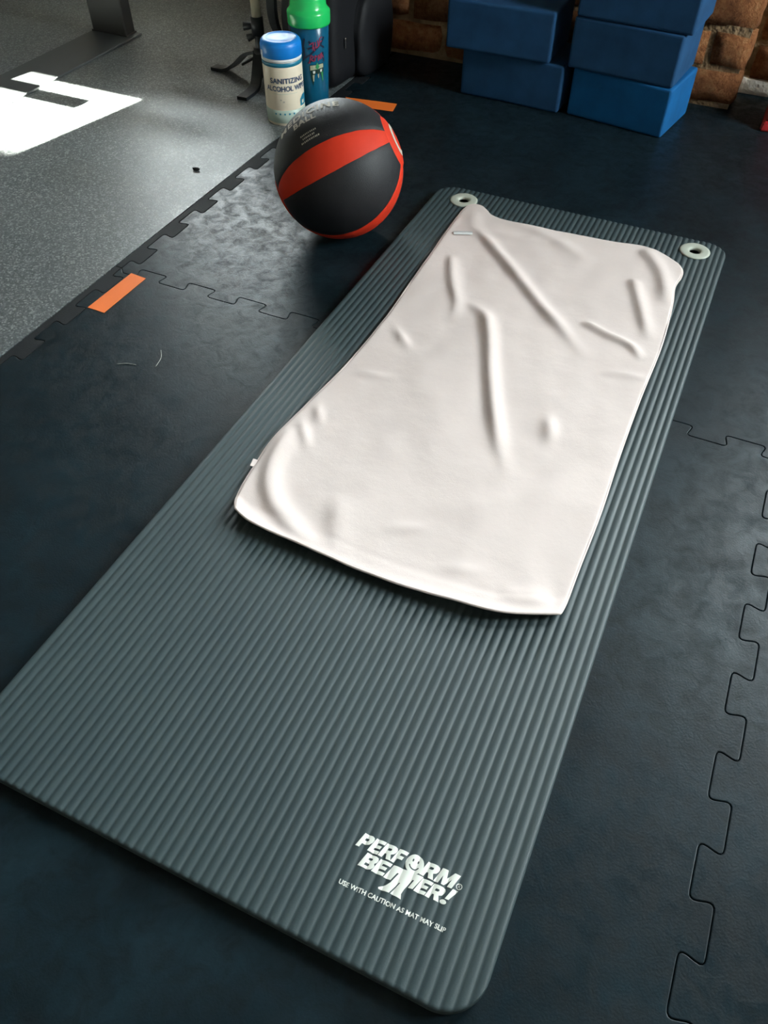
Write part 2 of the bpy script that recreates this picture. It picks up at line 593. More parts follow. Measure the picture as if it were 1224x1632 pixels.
# ------------------------------------------------------------------ walls
PIER = (-0.475, 0.50, 2.11)
wall = box('wall_far', (-0.62, 2.118, 0), (0.494, 2.6, 3.2), M_MORTAR)
tag(wall, 'brick wall with a pier between two windows', kind='structure')
def shell(name, lo, hi, mat):
    return box(name, lo, hi, mat, wall)
shell('recess_wall', (0.492, 2.252, 0), (WIN_R[0], 2.6, 3.2), M_MORTAR)
shell('sill_wall', (-4.2, 2.365, 0), (-0.62, 2.6, WIN_L[2]), M_WALL)
shell('sill_wall', (WIN_R[0], 2.365, 0), (2.8, 2.6, WIN_R[2]), M_WALL)
shell('lintel', (-4.2, 2.365, 2.70), (-0.62, 2.6, 3.2), M_WALL)
shell('lintel', (WIN_R[0], 2.365, WIN_R[3]), (2.8, 2.6, 3.2), M_WALL)
shell('jamb', (-4.2, 2.365, WIN_L[2]), (WIN_L[0], 2.6, 2.70), M_WALL)
shell('jamb', (WIN_R[1], 2.365, WIN_R[2]), (2.8, 2.6, WIN_R[3]), M_WALL)
# brick variants with knocked-about faces
def brick_mesh(name, l, h, d, seed):
    bm = bmesh.new()
    bm_box(bm, (0, 0, 0), (l, d, h), 0.0)
    bmesh.ops.subdivide_edges(bm, edges=bm.edges[:], cuts=2, use_grid_fill=True)
    rnd = random.Random(seed)
    for v in bm.verts:
        on = sum((v.co.x < 1e-5 or v.co.x > l - 1e-5, v.co.y < 1e-5 or v.co.y > d - 1e-5, v.co.z < 1e-5 or v.co.z > h - 1e-5))
        c = Vector((l / 2, d / 2, h / 2))
        pull = 0.0 if on < 2 else (0.004 if on == 2 else 0.008)
        v.co += (c - v.co).normalized() * pull * rnd.uniform(.5, 1.5)
        v.co += Vector((rnd.uniform(-1, 1), rnd.uniform(-1, 1), rnd.uniform(-1, 1))) * 0.0022
    me = bpy.data.meshes.new(name)
    bm.to_mesh(me); bm.free()
    me.polygons.foreach_set('use_smooth', [True] * len(me.polygons))
    me.materials.append(M_BRICK)
    return me
BL, BH, BD, MJ = 0.189, 0.0735, 0.10, 0.0100
full = [brick_mesh('brick', BL, BH, BD, k) for k in range(5)]
half = [brick_mesh('brick', 0.090, BH, BD, 10 + k) for k in range(4)]
def lay(me, x, y, z):
    o = bpy.data.objects.new('brick', me)
    o.location = (x, y, z)
    o.rotation_euler = (random.uniform(-.01, .01), random.uniform(-.012, .012), random.uniform(-.012, .012))
    link(o, wall)
for c in range(36):
    z = 0.010 + c * (BH + MJ)
    if c % 2 == 0:
        x = PIER[0]
        for k in range(5):
            lay(random.choice(full), x, PIER[2] + random.uniform(-.003, .003), z); x += BL + 0.0088
    else:
        x = PIER[0]
        lay(random.choice(half), x, PIER[2] + random.uniform(-.003, .003), z); x += 0.090 + .0088
        for k in range(4):
            lay(random.choice(full), x, PIER[2] + random.uniform(-.003, .003), z); x += BL + .0088
        lay(random.choice(half), x, PIER[2] + random.uniform(-.003, .003), z)
for c in range(34):
    z = 0.040 + c * (BH + MJ)
    x = 0.512
    for me in ([random.choice(half), random.choice(full)] if c % 2 else [random.choice(full), random.choice(half)]):
        lay(me, x, 2.236 + random.uniform(-.003, .003), z)
        x += (.090 if me in half else BL) + .011
# whitewashed bed below the first recess course, sunlight put into its colour
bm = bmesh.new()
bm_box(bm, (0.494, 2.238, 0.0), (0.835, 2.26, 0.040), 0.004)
bm_obj('sunlit_bed', bm, M_SUNLIT_BED, wall, True)

wr = box('wall_right', (2.6, -3.6, 0), (2.8, WIN_S[0], 3.2), M_WALL); tag(wr, 'painted right wall of the gym', kind='structure')
box('wall_panel', (2.6, WIN_S[1], 0), (2.8, 2.365, 3.2), M_WALL, wr)
box('wall_panel', (2.6, WIN_S[0], 0), (2.8, WIN_S[1], WIN_S[2]), M_WALL, wr)
box('wall_panel', (2.6, WIN_S[0], WIN_S[3]), (2.8, WIN_S[1], 3.2), M_WALL, wr)
wl = box('wall_left', (-4.4, -3.6, 0), (-4.2, 2.6, 3.2), M_WALL); tag(wl, 'painted left wall of the gym', kind='structure')
wn = box('wall_near', (-4.4, -3.8, 0), (2.8, -3.6, 3.2), M_WALL); tag(wn, 'painted wall behind the camera', kind='structure')
ce = box('ceiling', (-4.4, -3.8, 3.2), (2.8, 2.6, 3.3), M_CEIL); tag(ce, 'plain gym ceiling', kind='structure')

def window(name, x0, x1, z0, z1, nx, M=None, glass=None):
    root = empty(name)
    tag(root, kind='structure')
    t = 0.045
    bm = bmesh.new()
    for lo, hi in (((x0, 2.46, z0), (x1, 2.52, z0 + t)), ((x0, 2.46, z1 - t), (x1, 2.52, z1)),
                   ((x0, 2.46, z0), (x0 + t, 2.52, z1)), ((x1 - t, 2.46, z0), (x1, 2.52, z1))):
        bm_box(bm, lo, hi)
    if M:
        for v in bm.verts: v.co = M @ v.co
    bm_obj('window_frame', bm, M_FRAME, root)
    w = (x1 - x0) / nx
    for k in range(nx):
        bm = bmesh.new()
        bm_box(bm, (x0 + k * w + .02, 2.487, z0 + .03), (x0 + (k + 1) * w - .02, 2.493, z1 - .03))
        if M:
            for v in bm.verts: v.co = M @ v.co
        bm_obj('pane', bm, glass or M_GLASS, root)
        if k:
            bm = bmesh.new()
            bm_box(bm, (x0 + k * w - .02, 2.465, z0 + t), (x0 + k * w + .02, 2.515, z1 - t))
            if M:
                for v in bm.verts: v.co = M @ v.co
            bm_obj('mullion', bm, M_FRAME, root)
    return root
window('window_1', WIN_L[0], WIN_L[1], WIN_L[2] - .045, WIN_L[3], 1, None, M_DIM_GLASS)
window('window_2', WIN_R[0], WIN_R[1], WIN_R[2] - .045, WIN_R[3], 1)
window('window_3', -WIN_S[1], -WIN_S[0], WIN_S[2], WIN_S[3], 1, Matrix(((0, 1, 0, 0.21), (-1, 0, 0, 0), (0, 0, 1, 0), (0, 0, 0, 1))))
pv = box('pavement', (-14, 2.6, -0.2), (14, 16, -0.1), M_PAVE); tag(pv, 'concrete pavement outside the windows', kind='structure')
pv2 = box('pavement', (2.8, -8, -0.2), (14, 2.6, -0.1), M_PAVE); tag(pv2, 'concrete yard beyond the right window', kind='structure')
bm = bmesh.new()
bm_box(bm, (-9, 2.62, 2.78), (0.6, 5.36, 2.86))
bm_box(bm, (-9, 5.28, 2.455), (0.6, 5.36, 2.86))
hood = bm_obj('sun_hood', bm, M_SUN_BLOCK); tag(hood, 'added metal overhang out of view, cutting off sun above the left window', kind='structure')  # added overhang, never in view, trims the sun patch on the floor
bm = bmesh.new()
bm_box(bm, (1.22, 5.46, 2.38), (3.00, 5.54, 4.66))
for x in (1.40, 2.80): bm_box(bm, (x - .05, 5.54, -.1), (x + .05, 5.62, 4.6))
sb = bm_obj('sun_board', bm, M_SUN_BLOCK); tag(sb, 'tall blank board on posts, added out of view to block sun at the right window', kind='structure')  # added board, never in view, keeps direct sun out of the right window

# ------------------------------------------------------------------ exercise mat
MW, ML, MT = 0.600, 1.4145, 0.015
NR = 55
def rib(x):
    t = (x * NR / MW) % 1.0
    return MT - 0.0018 + 0.0018 * (math.sin(math.pi * t) ** 0.9)
mat = empty('exercise_mat')
tag(mat, 'long dark grey ribbed exercise mat lying under the white towel', 'mat')
CR = 0.043
def span(x):
    y0, y1 = 0.0, ML
    for cx, sg in ((CR, -1), (MW - CR, 1)):
        d = (x - cx) * sg
        if d > 0:
            k = CR - math.sqrt(max(0, CR * CR - d * d))
            y0, y1 = k, ML - k
    return y0, y1
EYES = [(0.068, 1.3655), (0.5425, 1.3690)]
def build_mat():
    xs = [0.0, 0.0004, 0.0012]
    n = NR * 8
    xs += [MW * k / n for k in range(2, n - 1)]
    xs += [MW - .0012, MW - .0004, MW]
    rows = [0.0, 0.0006, 0.0018] + [0.004 + 1.30 * k / 52 for k in range(53)]
    rows += [1.304 + (1.410 - 1.304) * k / 60 for k in range(1, 61)] + [ML - 0.0018, ML - .0006, ML]
    V, F = [], []
    ny = len(rows)
    for x in xs:
        y0, y1 = span(x)
        ex = min(x, MW - x)
        for k, r in enumerate(rows):
            y = min(max(r, y0), y1)
            # keep rows in order inside the rounded corner
            y = y0 + (y1 - y0) * (r / ML) if (y0 > 0) else r
            ey = min(y - y0, y1 - y)
            e = min(ex, ey)
            z = rib(x)
            if e < 0.002:
                z -= 0.0016 * (1 - e / 0.002) ** 2
            z += 0.0006 * noise.noise(Vector((x * 7, y * 5, 3.1)))
            if y < 0.9 and x > .2:   # little creases left by use
                q = noise.noise(Vector((x * 26, y * 60, 1.7)))
                if q > 0.50: z -= 0.0007 * (q - 0.50) / 0.3
            V.append((x, y, z))
    nx = len(xs)
    for i in range(nx - 1):
        for k in range(ny - 1):
            a = (i * ny + k, (i + 1) * ny + k, (i + 1) * ny + k + 1, i * ny + k + 1)
            cx = sum(V[q][0] for q in a) / 4; cy = sum(V[q][1] for q in a) / 4
            if any((cx - e[0]) ** 2 + (cy - e[1]) ** 2 < 0.0135 ** 2 for e in EYES): continue
            F.append(a)
    # outer wall
    ring = [i * ny for i in range(nx)] + [(nx - 1) * ny + k for k in range(1, ny)] + \
           [i * ny + ny - 1 for i in range(nx - 2, -1, -1)] + [k for k in range(ny - 2, 0, -1)]
    b = len(V)
    V += [(V[i][0], V[i][1], 0.0008) for i in ring]
    m = len(ring)
    for k in range(m):
        k2 = (k + 1) % m
        F.append((ring[k], b + k, b + k2, ring[k2]))
    return mesh_obj('mat_body', V, F, M_MAT, mat, True)
build_mat()
for ex, ey in EYES:
    prof = [(0.0105, -0.0045), (0.0105, -0.002), (0.0110, 0.0000), (0.0125, 0.0012), (0.0165, 0.0018), (0.0235, 0.0018),
            (0.0275, 0.0012), (0.0290, 0.0000), (0.0287, -0.0012), (0.0140, -0.0012), (0.0135, -0.0045)]
    e = lathe('eyelet', prof, M_EYELET, mat, 48, (ex, ey, MT + .0004), closed=True)
    e['label'] = 'pale grey plastic eyelet'

# --- print: letters as outlines in a unit box, sheared and touching like the logo
s1 = .30
G = {
 'P': [[(0, 0), (.34, 0), (.34, .30), (.62, .30), (.88, .38), (1, .58), (1, .78), (.9, .93), (.7, 1), (0, 1)], [(.34, .56), (.34, .74), (.60, .74), (.64, .65), (.58, .56)]],
 'E': [[(0, 0), (1, 0), (1, .24), (.40, .24), (.40, .39), (.88, .39), (.88, .61), (.40, .61), (.40, .76), (1, .76), (1, 1), (0, 1)]],
 'R': [[(0, 0), (.33, 0), (.33, .34), (.46, .34), (.66, 0), (1.04, 0), (.78, .38), (.94, .48), (1, .64), (1, .80), (.90, .94), (.7, 1), (0, 1)], [(.33, .58), (.33, .75), (.58, .75), (.63, .66), (.56, .58)]],
 'F': [[(0, 0), (.40, 0), (.40, .34), (.90, .34), (.90, .58), (.40, .58), (.40, .75), (1, .75), (1, 1), (0, 1)]],
 'M': [[(0, 0), (.25, 0), (.25, .56), (.42, 0), (.58, 0), (.75, .56), (.75, 0), (1, 0), (1, 1), (.68, 1), (.50, .48), (.32, 1), (0, 1)]],
 'B': [[(0, 0), (.74, 0), (.92, .06), (1, .20), (1, .36), (.88, .50), (.98, .62), (.98, .80), (.88, .95), (.7, 1), (0, 1)], [(.34, .20), (.34, .38), (.60, .38), (.65, .29), (.60, .20)], [(.34, .62), (.34, .78), (.58, .78), (.62, .70), (.58, .62)]],
}
ROT = 0.021
def place(g, x0, y0, w, h):
    loops = []
    for lp in g:
        q = []
        for u, v in lp:
            X, Y = x0 + u * w + s1 * v * h, y0 + v * h
            q.append((X, Y + (X - 0.44) * ROT))
        loops.append(q)
    return poly_2d(loops)
mm = .001
h1, b1 = 14.6 * mm, 96.8 * mm
parts = []
for ch, x, w in (('P', 438.6, 12.4), ('E', 451.4, 10.8), ('R', 462.8, 13.0), ('F', 476.2, 9.8), ('R', 506.6, 14.0), ('M', 521.6, 18.6)):
    parts.append(place(G[ch], x * mm, b1, w * mm, h1))
h2, b2 = 14.4 * mm, 80.6 * mm
for ch, x, w in (('B', 448.8, 14.2), ('E', 463.2, 12.4), ('E', 507.6, 11.0), ('R', 519.2, 13.6)):
    parts.append(place(G[ch], x * mm, b2, w * mm, h2))
# the round O with its face left open
cx, cy, rr = .4995, .1047, .0092
smile_o = [(cx + .0056 * math.cos(a), cy + .0056 * math.sin(a)) for a in [math.radians(200 + 140 * k / 12) for k in range(13)]]
smile_i = [(cx + .0044 * math.cos(a), cy + .0044 * math.sin(a)) for a in [math.radians(340 - 140 * k / 12) for k in range(13)]]
parts.append(poly_2d([circle(cx, cy, rr, 36), circle(cx - .0026, cy + .0030, .0008, 10, .0015), circle(cx + .0026, cy + .0032, .0008, 10, .0015), smile_o + smile_i]))
# double T whose stems run on as a pair of legs
tt = [(476.4, 81.0), (484.0, 81.4), (487.4, 90.2), (489.0, 90.4), (484.9, 79.5), (482.0, 75.6), (476.0, 70.8), (476.6, 69.4), (487.3, 70.4), (492.4, 83.0), (493.6, 83.0),
      (488.6, 70.5), (500.0, 69.8), (498.4, 74.2), (499.4, 79.2), (503.2, 90.6), (504.8, 90.8), (501.8, 82.4), (506.6, 82.8), (512.0, 97.4), (481.4, 95.6)]
parts.append(poly_2d([[(x * mm, y * mm) for x, y in tt]]))
# exclamation mark
parts.append(poly_2d([[(537.6 * mm, 88.0 * mm), (541.4 * mm, 88.2 * mm), (547.2 * mm, 99.6 * mm), (541.8 * mm, 99.4 * mm)]]))
parts.append(poly_2d([circle(.5372, .0847, .0032, 16, .0022)]))
# registered mark
parts.append(poly_2d([circle(.5464, .1038, .0030, 20), circle(.5464, .1038, .0023, 20)]))
rv, rf = text_2d('R', .0042)
parts.append(([Vector((v.x + .5464, v.y + .1024, 0)) for v in rv], rf))
def on_mat(x, y):
    return Vector((x, y, rib(x) + 0.00045 + 0.0006 * noise.noise(Vector((x * 7, y * 5, 3.1)))))
bm = sliced(join_2d(parts), on_mat, 0.0009, 'x')
pr = bm_obj('printed_logo', bm, M_PRINT, mat); pr['label'] = 'white slanted lettering PERFORM BETTER! with a smiling O'
wv, wf = text_2d('USE WITH CAUTION AS MAT MAY SLIP', 0.0062, bold=.00016, spacing=1.02, align='LEFT')
wx = max(v.x for v in wv)
k = 0.1095 / wx
wv = [Vector((0.4393 + v.x * k, 0.0580 + v.y + v.x * k * 0.024, 0)) for v in wv]
bm = sliced((wv, wf), on_mat, 0.0009, 'x')
pr = bm_obj('printed_warning', bm, M_PRINT, mat); pr['label'] = 'white line of small warning capitals'

# ------------------------------------------------------------------ towel
towel = empty('towel', (0.085, 0.40, MT + .0010))
tag(towel, 'white fleece towel spread out over the far half of the mat', 'towel')
LEFT = [(.103, .418), (.090, .437), (.083, .462), (.078, .506), (.074, .569), (.082, .658), (.093, .766), (.097, .905), (.092, 1.032), (.088, 1.146), (.083, 1.279), (.085, 1.335), (.096, 1.353)]
RIGHT = [(.5450, .441), (.547, .465), (.547, .520), (.548, .627), (.545, .746), (.544, .884), (.546, 1.034), (.540, 1.151), (.532, 1.219), (.536, 1.258), (.534, 1.283), (.522, 1.303)]
BOT = [(.103, .418), (.118, .411), (.139, .406), (.209, .403), (.276, .400), (.351, .399), (.425, .404), (.473, .409), (.510, .424), (.5450, .441)]
TOP = [(.096, 1.353), (.112, 1.352), (.128, 1.339), (.150, 1.322), (.209, 1.313), (.299, 1.322), (.390, 1.328), (.450, 1.337), (.492, 1.323), (.522, 1.303)]
RIDGES = [  # polyline, half width, height, sharper side (+1: steep on the left of the line)
 ([(.120, 1.262), (.156, 1.236), (.228, 1.164), (.317, 1.069), (.394, .994), (.448, .940)], .0125, .0100),
 ([(.205, 1.015), (.248, .988), (.275, .938), (.315, .835), (.354, .744), (.386, .678), (.420, .628)], .0120, .0105),
 ([(.125, 1.150), (.140, 1.110), (.161, 1.062), (.194, .998), (.203, .945)], .0110, .0070),
 ([(.407, 1.042), (.452, 1.024), (.500, 1.009), (.526, .977)], .0090, .0080),
 ([(.455, 1.215), (.490, 1.125), (.524, 1.035)], .0120, .0075),
 ([(.125, .891), (.168, .848)], .0080, .0050), ([(.120, .755), (.172, .767)], .0080, .0035),
 ([(.098, .660), (.121, .622)], .0070, .0040), ([(.094, .616), (.128, .570)], .0070, .0050),
 ([(.090, .600), (.100, .515), (.136, .456), (.190, .424), (.250, .408)], .0150, .0095),
 ([(.215, .515), (.228, .475), (.243, .439), (.270, .402)], .0140, .0050),
 ([(.427, .785), (.446, .727)], .0095, .0060),
 ([(.549, .729), (.480, .639), (.397, .562), (.298, .493)], .0200, .0045),
 ([(.448, 1.325), (.500, 1.250), (.530, 1.146)], .0150, .0080),
 ([(.150, 1.312), (.242, 1.300), (.384, 1.230)], .0120, .0050),
 ([(.480, .925), (.544, .938)], .0080, .0040), ([(.300, .478), (.345, .503)], .0090, .0030), ([(.385, .447), (.440, .468)], .0090, .0030),
 ([(.462, .440), (.500, .446), (.536, .462)], .0110, .0060), ([(.105, 1.330), (.135, 1.240)], .0140, .0040),
 ([(.130, 1.255), (.230, 1.262), (.330, 1.285)], .0110, .0040),
]
RD, RS = [], []
for poly, w, h in RIDGES:
    pts = catmull(poly, 28)
    if len(poly) == 2:
        RS.append((Vector(poly[0]), Vector(poly[1]), w, h)); continue
    RD.append((pts, w, h, min(p.x for p in pts) - 3 * w, max(p.x for p in pts) + 3 * w, min(p.y for p in pts) - 3 * w, max(p.y for p in pts) + 3 * w))
def towel_z(p, edge, v):
    z = 0.0045 + 0.0022 * noise.noise(Vector((p.x * 9, p.y * 7, 5.0))) + 0.0012 * noise.noise(Vector((p.x * 26, p.y * 20, 9.0)))
    for a, b, w, h in RS:                                    # short soft puckers
        ab = b - a
        t = (p - a).dot(ab) / ab.length_squared
        if -1 < t < 2:
            q = (p - (a + ab * t)).length
            z += 0.9 * h * math.exp(-(q / (w * 1.15)) ** 2 - ((t - .5) / .42) ** 2)
    for pts, w, h, xa, xb, ya, yb in RD:
        if not (xa < p.x < xb and ya < p.y < yb): continue
        best, bi, side = 1e9, 0, 1
        for i in range(len(pts) - 1):
            a, ab = pts[i], pts[i + 1] - pts[i]
            t = max(0, min(1, (p - a).dot(ab) / ab.length_squared))
            q = p - (a + ab * t)
            if q.length < best:
                best, bi = q.length, i + t
                side = 1 if (ab.x * q.y - ab.y * q.x) > 0 else -1
        f = bi / (len(pts) - 1)
        taper = min(1, 5 * f + .1, 3 * (1 - f)) if len(pts) and h > .0061 else math.sin(math.pi * f) ** 1.3
        taper = taper * taper * (3 - 2 * taper)
        # a fold leans: one flank is longer than the other
        ww = w * (1.15 if side > 0 else 0.80) * (1.0 if h > .0061 else 1.35)
        z += 0.82 * h * taper * math.exp(-(best / ww) ** 2)
    return max(z, 0.0028)
NU, NV = 150, 300
cb, ct, cl, cr = catmull(BOT, NU), catmull(TOP, NU), catmull(LEFT, NV), catmull(RIGHT, NV)
TP = {}
V, F = [], []
OFF = Vector((0.085, 0.40))
for j in range(NV + 1):
    v = j / NV
    for i in range(NU + 1):
        u = i / NU
        p = (cb[i] * (1 - v) + ct[i] * v) + (cl[j] * (1 - u) + cr[j] * u) - (
            cb[0] * (1 - u) * (1 - v) + cb[-1] * u * (1 - v) + ct[0] * (1 - u) * v + ct[-1] * u * v)
        d = min(u * .45, (1 - u) * .45, v * .93, (1 - v) * .93)
        z = towel_z(p, d, v)
        near = max(0.0, 1 - v * .93 / .038)
        z += 0.0105 * near ** 1.6 * (0.85 + 0.3 * math.sin(u * 9 + 1))      # near hem stands up a little
        if d < 0.005:                                        # rounded hem
            z -= (0.0022 if v * .93 > .005 else .0012) * (1 - d / 0.005) ** 2
        z = max(z, 0.0026)
        V.append((p.x - OFF.x, p.y - OFF.y, z))
n = NU + 1
for j in range(NV):
    for i in range(NU):
        F.append((j * n + i, j * n + i + 1, (j + 1) * n + i + 1, (j + 1) * n + i))
cloth = mesh_obj('cloth', V, F, M_TOWEL, towel, True)
sm = cloth.modifiers.new('thickness', 'SOLIDIFY'); sm.thickness = 0.0022; sm.offset = -1
# overlocked hem running round the edge
ring = [j * n for j in range(0, NV, 2)] + [NV * n + i for i in range(0, NU, 2)] + [j * n + NU for j in range(NV, 0, -2)] + [i for i in range(NU, 0, -2)]
hv, hf = [], []
m_ = len(ring)
for k in range(m_):
    a, b, c = Vector(V[ring[k - 1]]), Vector(V[ring[k]]), Vector(V[ring[(k + 1) % m_]])
    t = (c - a).normalized(); s = t.cross(Vector((0, 0, 1))).normalized()
    for q in range(8):
        an = 2 * math.pi * q / 8
        hv.append(b + s * 0.0019 * math.cos(an) + Vector((0, 0, 1)) * (0.0017 * math.sin(an) - .0008))
for k in range(m_):
    k2 = (k + 1) % m_
    for q in range(8):
        q2 = (q + 1) % 8
        hf.append((k * 8 + q, k * 8 + q2, k2 * 8 + q2, k2 * 8 + q))
mesh_obj('hem', hv, hf, M_TOWEL, towel, True)
def tz(x, y): return towel_z(Vector((x, y)), 1, .5)
tv, tf = [], []
for k in range(7):                                            # care tag standing off the fabric
    s = k / 6
    x, y = .100 + .034 * s, 1.225 + .014 * s
    z = max(tz(x, y), tz(x + .004, y - .009)) + .0010 + .0010 * math.sin(s * 3.1)
    tv += [(x - OFF.x, y - OFF.y, z), (x + .004 - OFF.x, y - .011 - OFF.y, z), (x - OFF.x, y - OFF.y, z + .0006), (x + .004 - OFF.x, y - .011 - OFF.y, z + .0006)]
for k in range(6):
    a, b = 4 * k, 4 * k + 4
    tf += [(a, b, b + 1, a + 1), (a + 2, a + 3, b + 3, b + 2), (a, a + 2, b + 2, b), (a + 1, b + 1, b + 3, a + 3)]
tg = mesh_obj('care_tag', tv, tf, M_WHITEP, towel, True); tg['label'] = 'small glossy white care tag'
bm = bmesh.new()
bm_box(bm, (-.005, -.007, 0), (.006, .007, .0012), .0004, 1, Matrix.Translation((.076 - OFF.x, .510 - OFF.y, .0035)) @ Matrix.Rotation(.25, 4, 'Y') @ Matrix.Rotation(.2, 4, 'Z'))
bm_obj('side_label', bm, M_TOWEL, towel)

# ------------------------------------------------------------------ medicine ball
BR = 0.123
ball = empty('medicine_ball', (-0.12, 1.17, 0))
tag(ball, 'black and red rubber medicine ball resting beside the mat', 'ball')
PO = Vector((.77, .45, .45)).normalized()
U1 = Vector((0.16360901, -0.82336712, 0.54341392)).normalized()
U2 = PO.cross(U1).normalized()
BC = Vector((0, 0, BR))
def sph(lon, lat, r=BR):
    a, b = math.radians(lon), math.radians(lat)
    return BC + (U1 * math.cos(a) * math.cos(b) + U2 * math.sin(a) * math.cos(b) + PO * math.sin(b)) * r
def gore(name, l0, l1, mat, wob=0):
    V, F = [], []
    nl = max(8, int((l1 - l0) / 3)); nb = 48
    lat1 = 67.0
    for i in range(nl + 1):
        for k in range(nb + 1):
            lat = -lat1 + 2 * lat1 * k / nb
            w = wob * noise.noise(Vector((lat * .11, l0, 2))) if i in (0, nl) else 0
            e = min(i, nl - i, k, nb - k)
            V.append(sph(l0 + (l1 - l0) * i / nl + w, lat, BR - (0.0009 if e == 0 else 0)))
    m = nb + 1
    for i in range(nl):
        for k in range(nb):
            F.append((i * m + k, (i + 1) * m + k, (i + 1) * m + k + 1, i * m + k + 1))
    return mesh_obj(name, V, F, mat, ball, True)
V, F = [], []
n1, n2 = 48, 24
for i in range(n2 + 1):
    for k in range(n1):
        V.append(sph(360 * k / n1, -90 + 180 * i / n2, BR - .0014))
for i in range(n2):
    for k in range(n1):
        F.append((i * n1 + k, i * n1 + (k + 1) % n1, (i + 1) * n1 + (k + 1) % n1, (i + 1) * n1 + k))
mesh_obj('core', V, F, M_BLACK_R, ball, True)
cents = [0, 86.5, 178, 269]
for k, c in enumerate(cents):
    gore('red_panel', c - 12.3, c + 12.3, M_RED_R, 0.5)
    nx_ = cents[(k + 1) % 4] + (360 if k == 3 else 0)
    gore('black_panel', c + 12.5, nx_ - 12.5, M_BLACK_R)
for sg in (1, -1):
    V, F = [], []
    for i in range(9):
        for k in range(n1):
            V.append(sph(360 * k / n1, sg * (90 - 23 * i / 8), BR + (0.0003 if i < 8 else -.001)))
    for i in range(8):
        for k in range(n1):
            q = (i * n1 + k, i * n1 + (k + 1) % n1, (i + 1) * n1 + (k + 1) % n1, (i + 1) * n1 + k)
            F.append(q if sg < 0 else q[::-1])
    cap = mesh_obj('pole_cap', V, F, M_RED_R, ball, True)
    V, F = [], []
    for i in range(3):
        for k in range(n1):
            V.append(sph(360 * k / n1, sg * (90 - (9.5 + 2.2 * i)), BR + .0007))
    for i in range(2):
        for k in range(n1):
            q = (i * n1 + k, i * n1 + (k + 1) % n1, (i + 1) * n1 + (k + 1) % n1, (i + 1) * n1 + k)
            F.append(q if sg < 0 else q[::-1])
    mesh_obj('printed_ring', V, F, M_PRINT_B, cap, True)
DEG = math.degrees(1 / BR)
def on_ball(lat0, lon0, slope=0):
    def fn(x, y):
        lat = lat0 + x * DEG
        lon = lon0 - y * DEG / max(.35, math.cos(math.radians(lat)))
        return sph(lon, lat, BR + .0006)
    return fn
for body, size, lat0, lon0, sp in (('MEDICINE', .0245, -1, -46.5, 1.18), ('BALL', .0195, -3.5, -37.5, 1.12)):
    bm = sliced(text_2d(body, size, .0006, sp), on_ball(lat0, lon0), .004, 'xy')
    o = bm_obj('printed_name', bm, M_PRINT_B, ball); o['label'] = 'worn cream capitals'
for q, (wd, lon0) in enumerate(((.030, -25.2), (.024, -22.0), (.034, -18.8))):     # three lines too worn to read
    rnd = random.Random(q)
    ps, x = [], -wd / 2
    while x < wd / 2:
        w = rnd.uniform(.0012, .0022)
        ps.append(poly_2d([[(x, 0), (x + w, rnd.uniform(-.0004, .0004)), (x + w, .0034), (x, .0030)]]))
        x += w + rnd.uniform(.0010, .0020)
    bm = sliced(join_2d(ps), on_ball(-3, lon0), .004, 'x')
    bm_obj('printed_line', bm, M_PRINT_B, ball)

# ------------------------------------------------------------------ wipes canister
can = empty('wipes_canister', (-0.484, 1.592, 0))
tag(can, 'white canister of sanitizing wipes with a blue lid behind the ball', 'canister')
CRD, CH = 0.0465, 0.150
lathe('canister_body', [(0, 0.0), (.0435, 0.0), (.0452, .0015), (.0452, .003), (CRD, .005), (CRD, CH - .004), (CRD - .002, CH)], M_CANB, can, 64)
lathe('pale_band', [(CRD, .007), (CRD + .0004, .0072), (CRD + .0004, .036), (CRD, .0362)], M_CANG, can, 64)
lathe('teal_band', [(CRD, .131), (CRD + .0004, .1312), (CRD + .0004, .1398), (CRD, .140)], M_TEAL, can, 64)
lathe('shoulder_ring', [(CRD, .1405), (CRD + .0004, .1407), (CRD + .0005, .1478), (CRD - .001, .148)], M_WHITEP, can, 64)
clid = lathe('lid', [(CRD + .0010, .148), (CRD + .0016, .149), (CRD + .0012, .170), (CRD - .0006, .1765), (CRD - .0050, .1808), (CRD - .0105, .1822), (CRD - .0125, .1812), (CRD - .0145, .1804), (.012, .1806), (0, .1806)], M_BLUE, can, 64)
lt = bm_obj('lid_tab', sliced(poly_2d([[(-.004, 0), (.004, 0), (.0042, .020), (-.0042, .020)]]),
            lambda x, y: Vector((math.cos(-2.20 + x / .0485) * .0489, math.sin(-2.20 + x / .0485) * .0489, .1425 + y)), .002, 'x'), M_WHITEP, clid)
FRONT = math.atan2(-0.1356 - 1.592, 0.5727 + 0.484)
def on_can(a0, z0, r=CRD + .0007):
    return lambda x, y: Vector((r * math.cos(FRONT + a0 + x / r), r * math.sin(FRONT + a0 + x / r), z0 + y))
def can_text(body, size, a0, z0, width, name='printed_name', m=M_NAVY, bold=.0004):
    V_, F_ = text_2d(body, size, bold)
    w = max(v.x for v in V_) - min(v.x for v in V_)
    V_ = [Vector((v.x * width / w, v.y, 0)) for v in V_]
    return bm_obj(name, sliced((V_, F_), on_can(a0, z0), .002, 'x'), m, can)
can_text('SANITIZING', .0155, .22, .0970, .088)
can_text('ALCOHOL WIPES', .0155, .20, .0800, .112)
bm_obj('printed_rule', sliced(poly_2d([[(-.030, 0), (.030, 0), (.030, .0006), (-.030, .0006)]]), on_can(.05, .0735), .002, 'x'), M_CANG, can)
for k, (x, y, s) in enumerate(((-.010, .0605, .0016), (-.0035, .0565, .0020))):
    bm_obj('printed_mark', sliced(poly_2d([circle(0, 0, s, 10)]), on_can(x / CRD, y), .002, 'x'), M_PRINT_B, can)
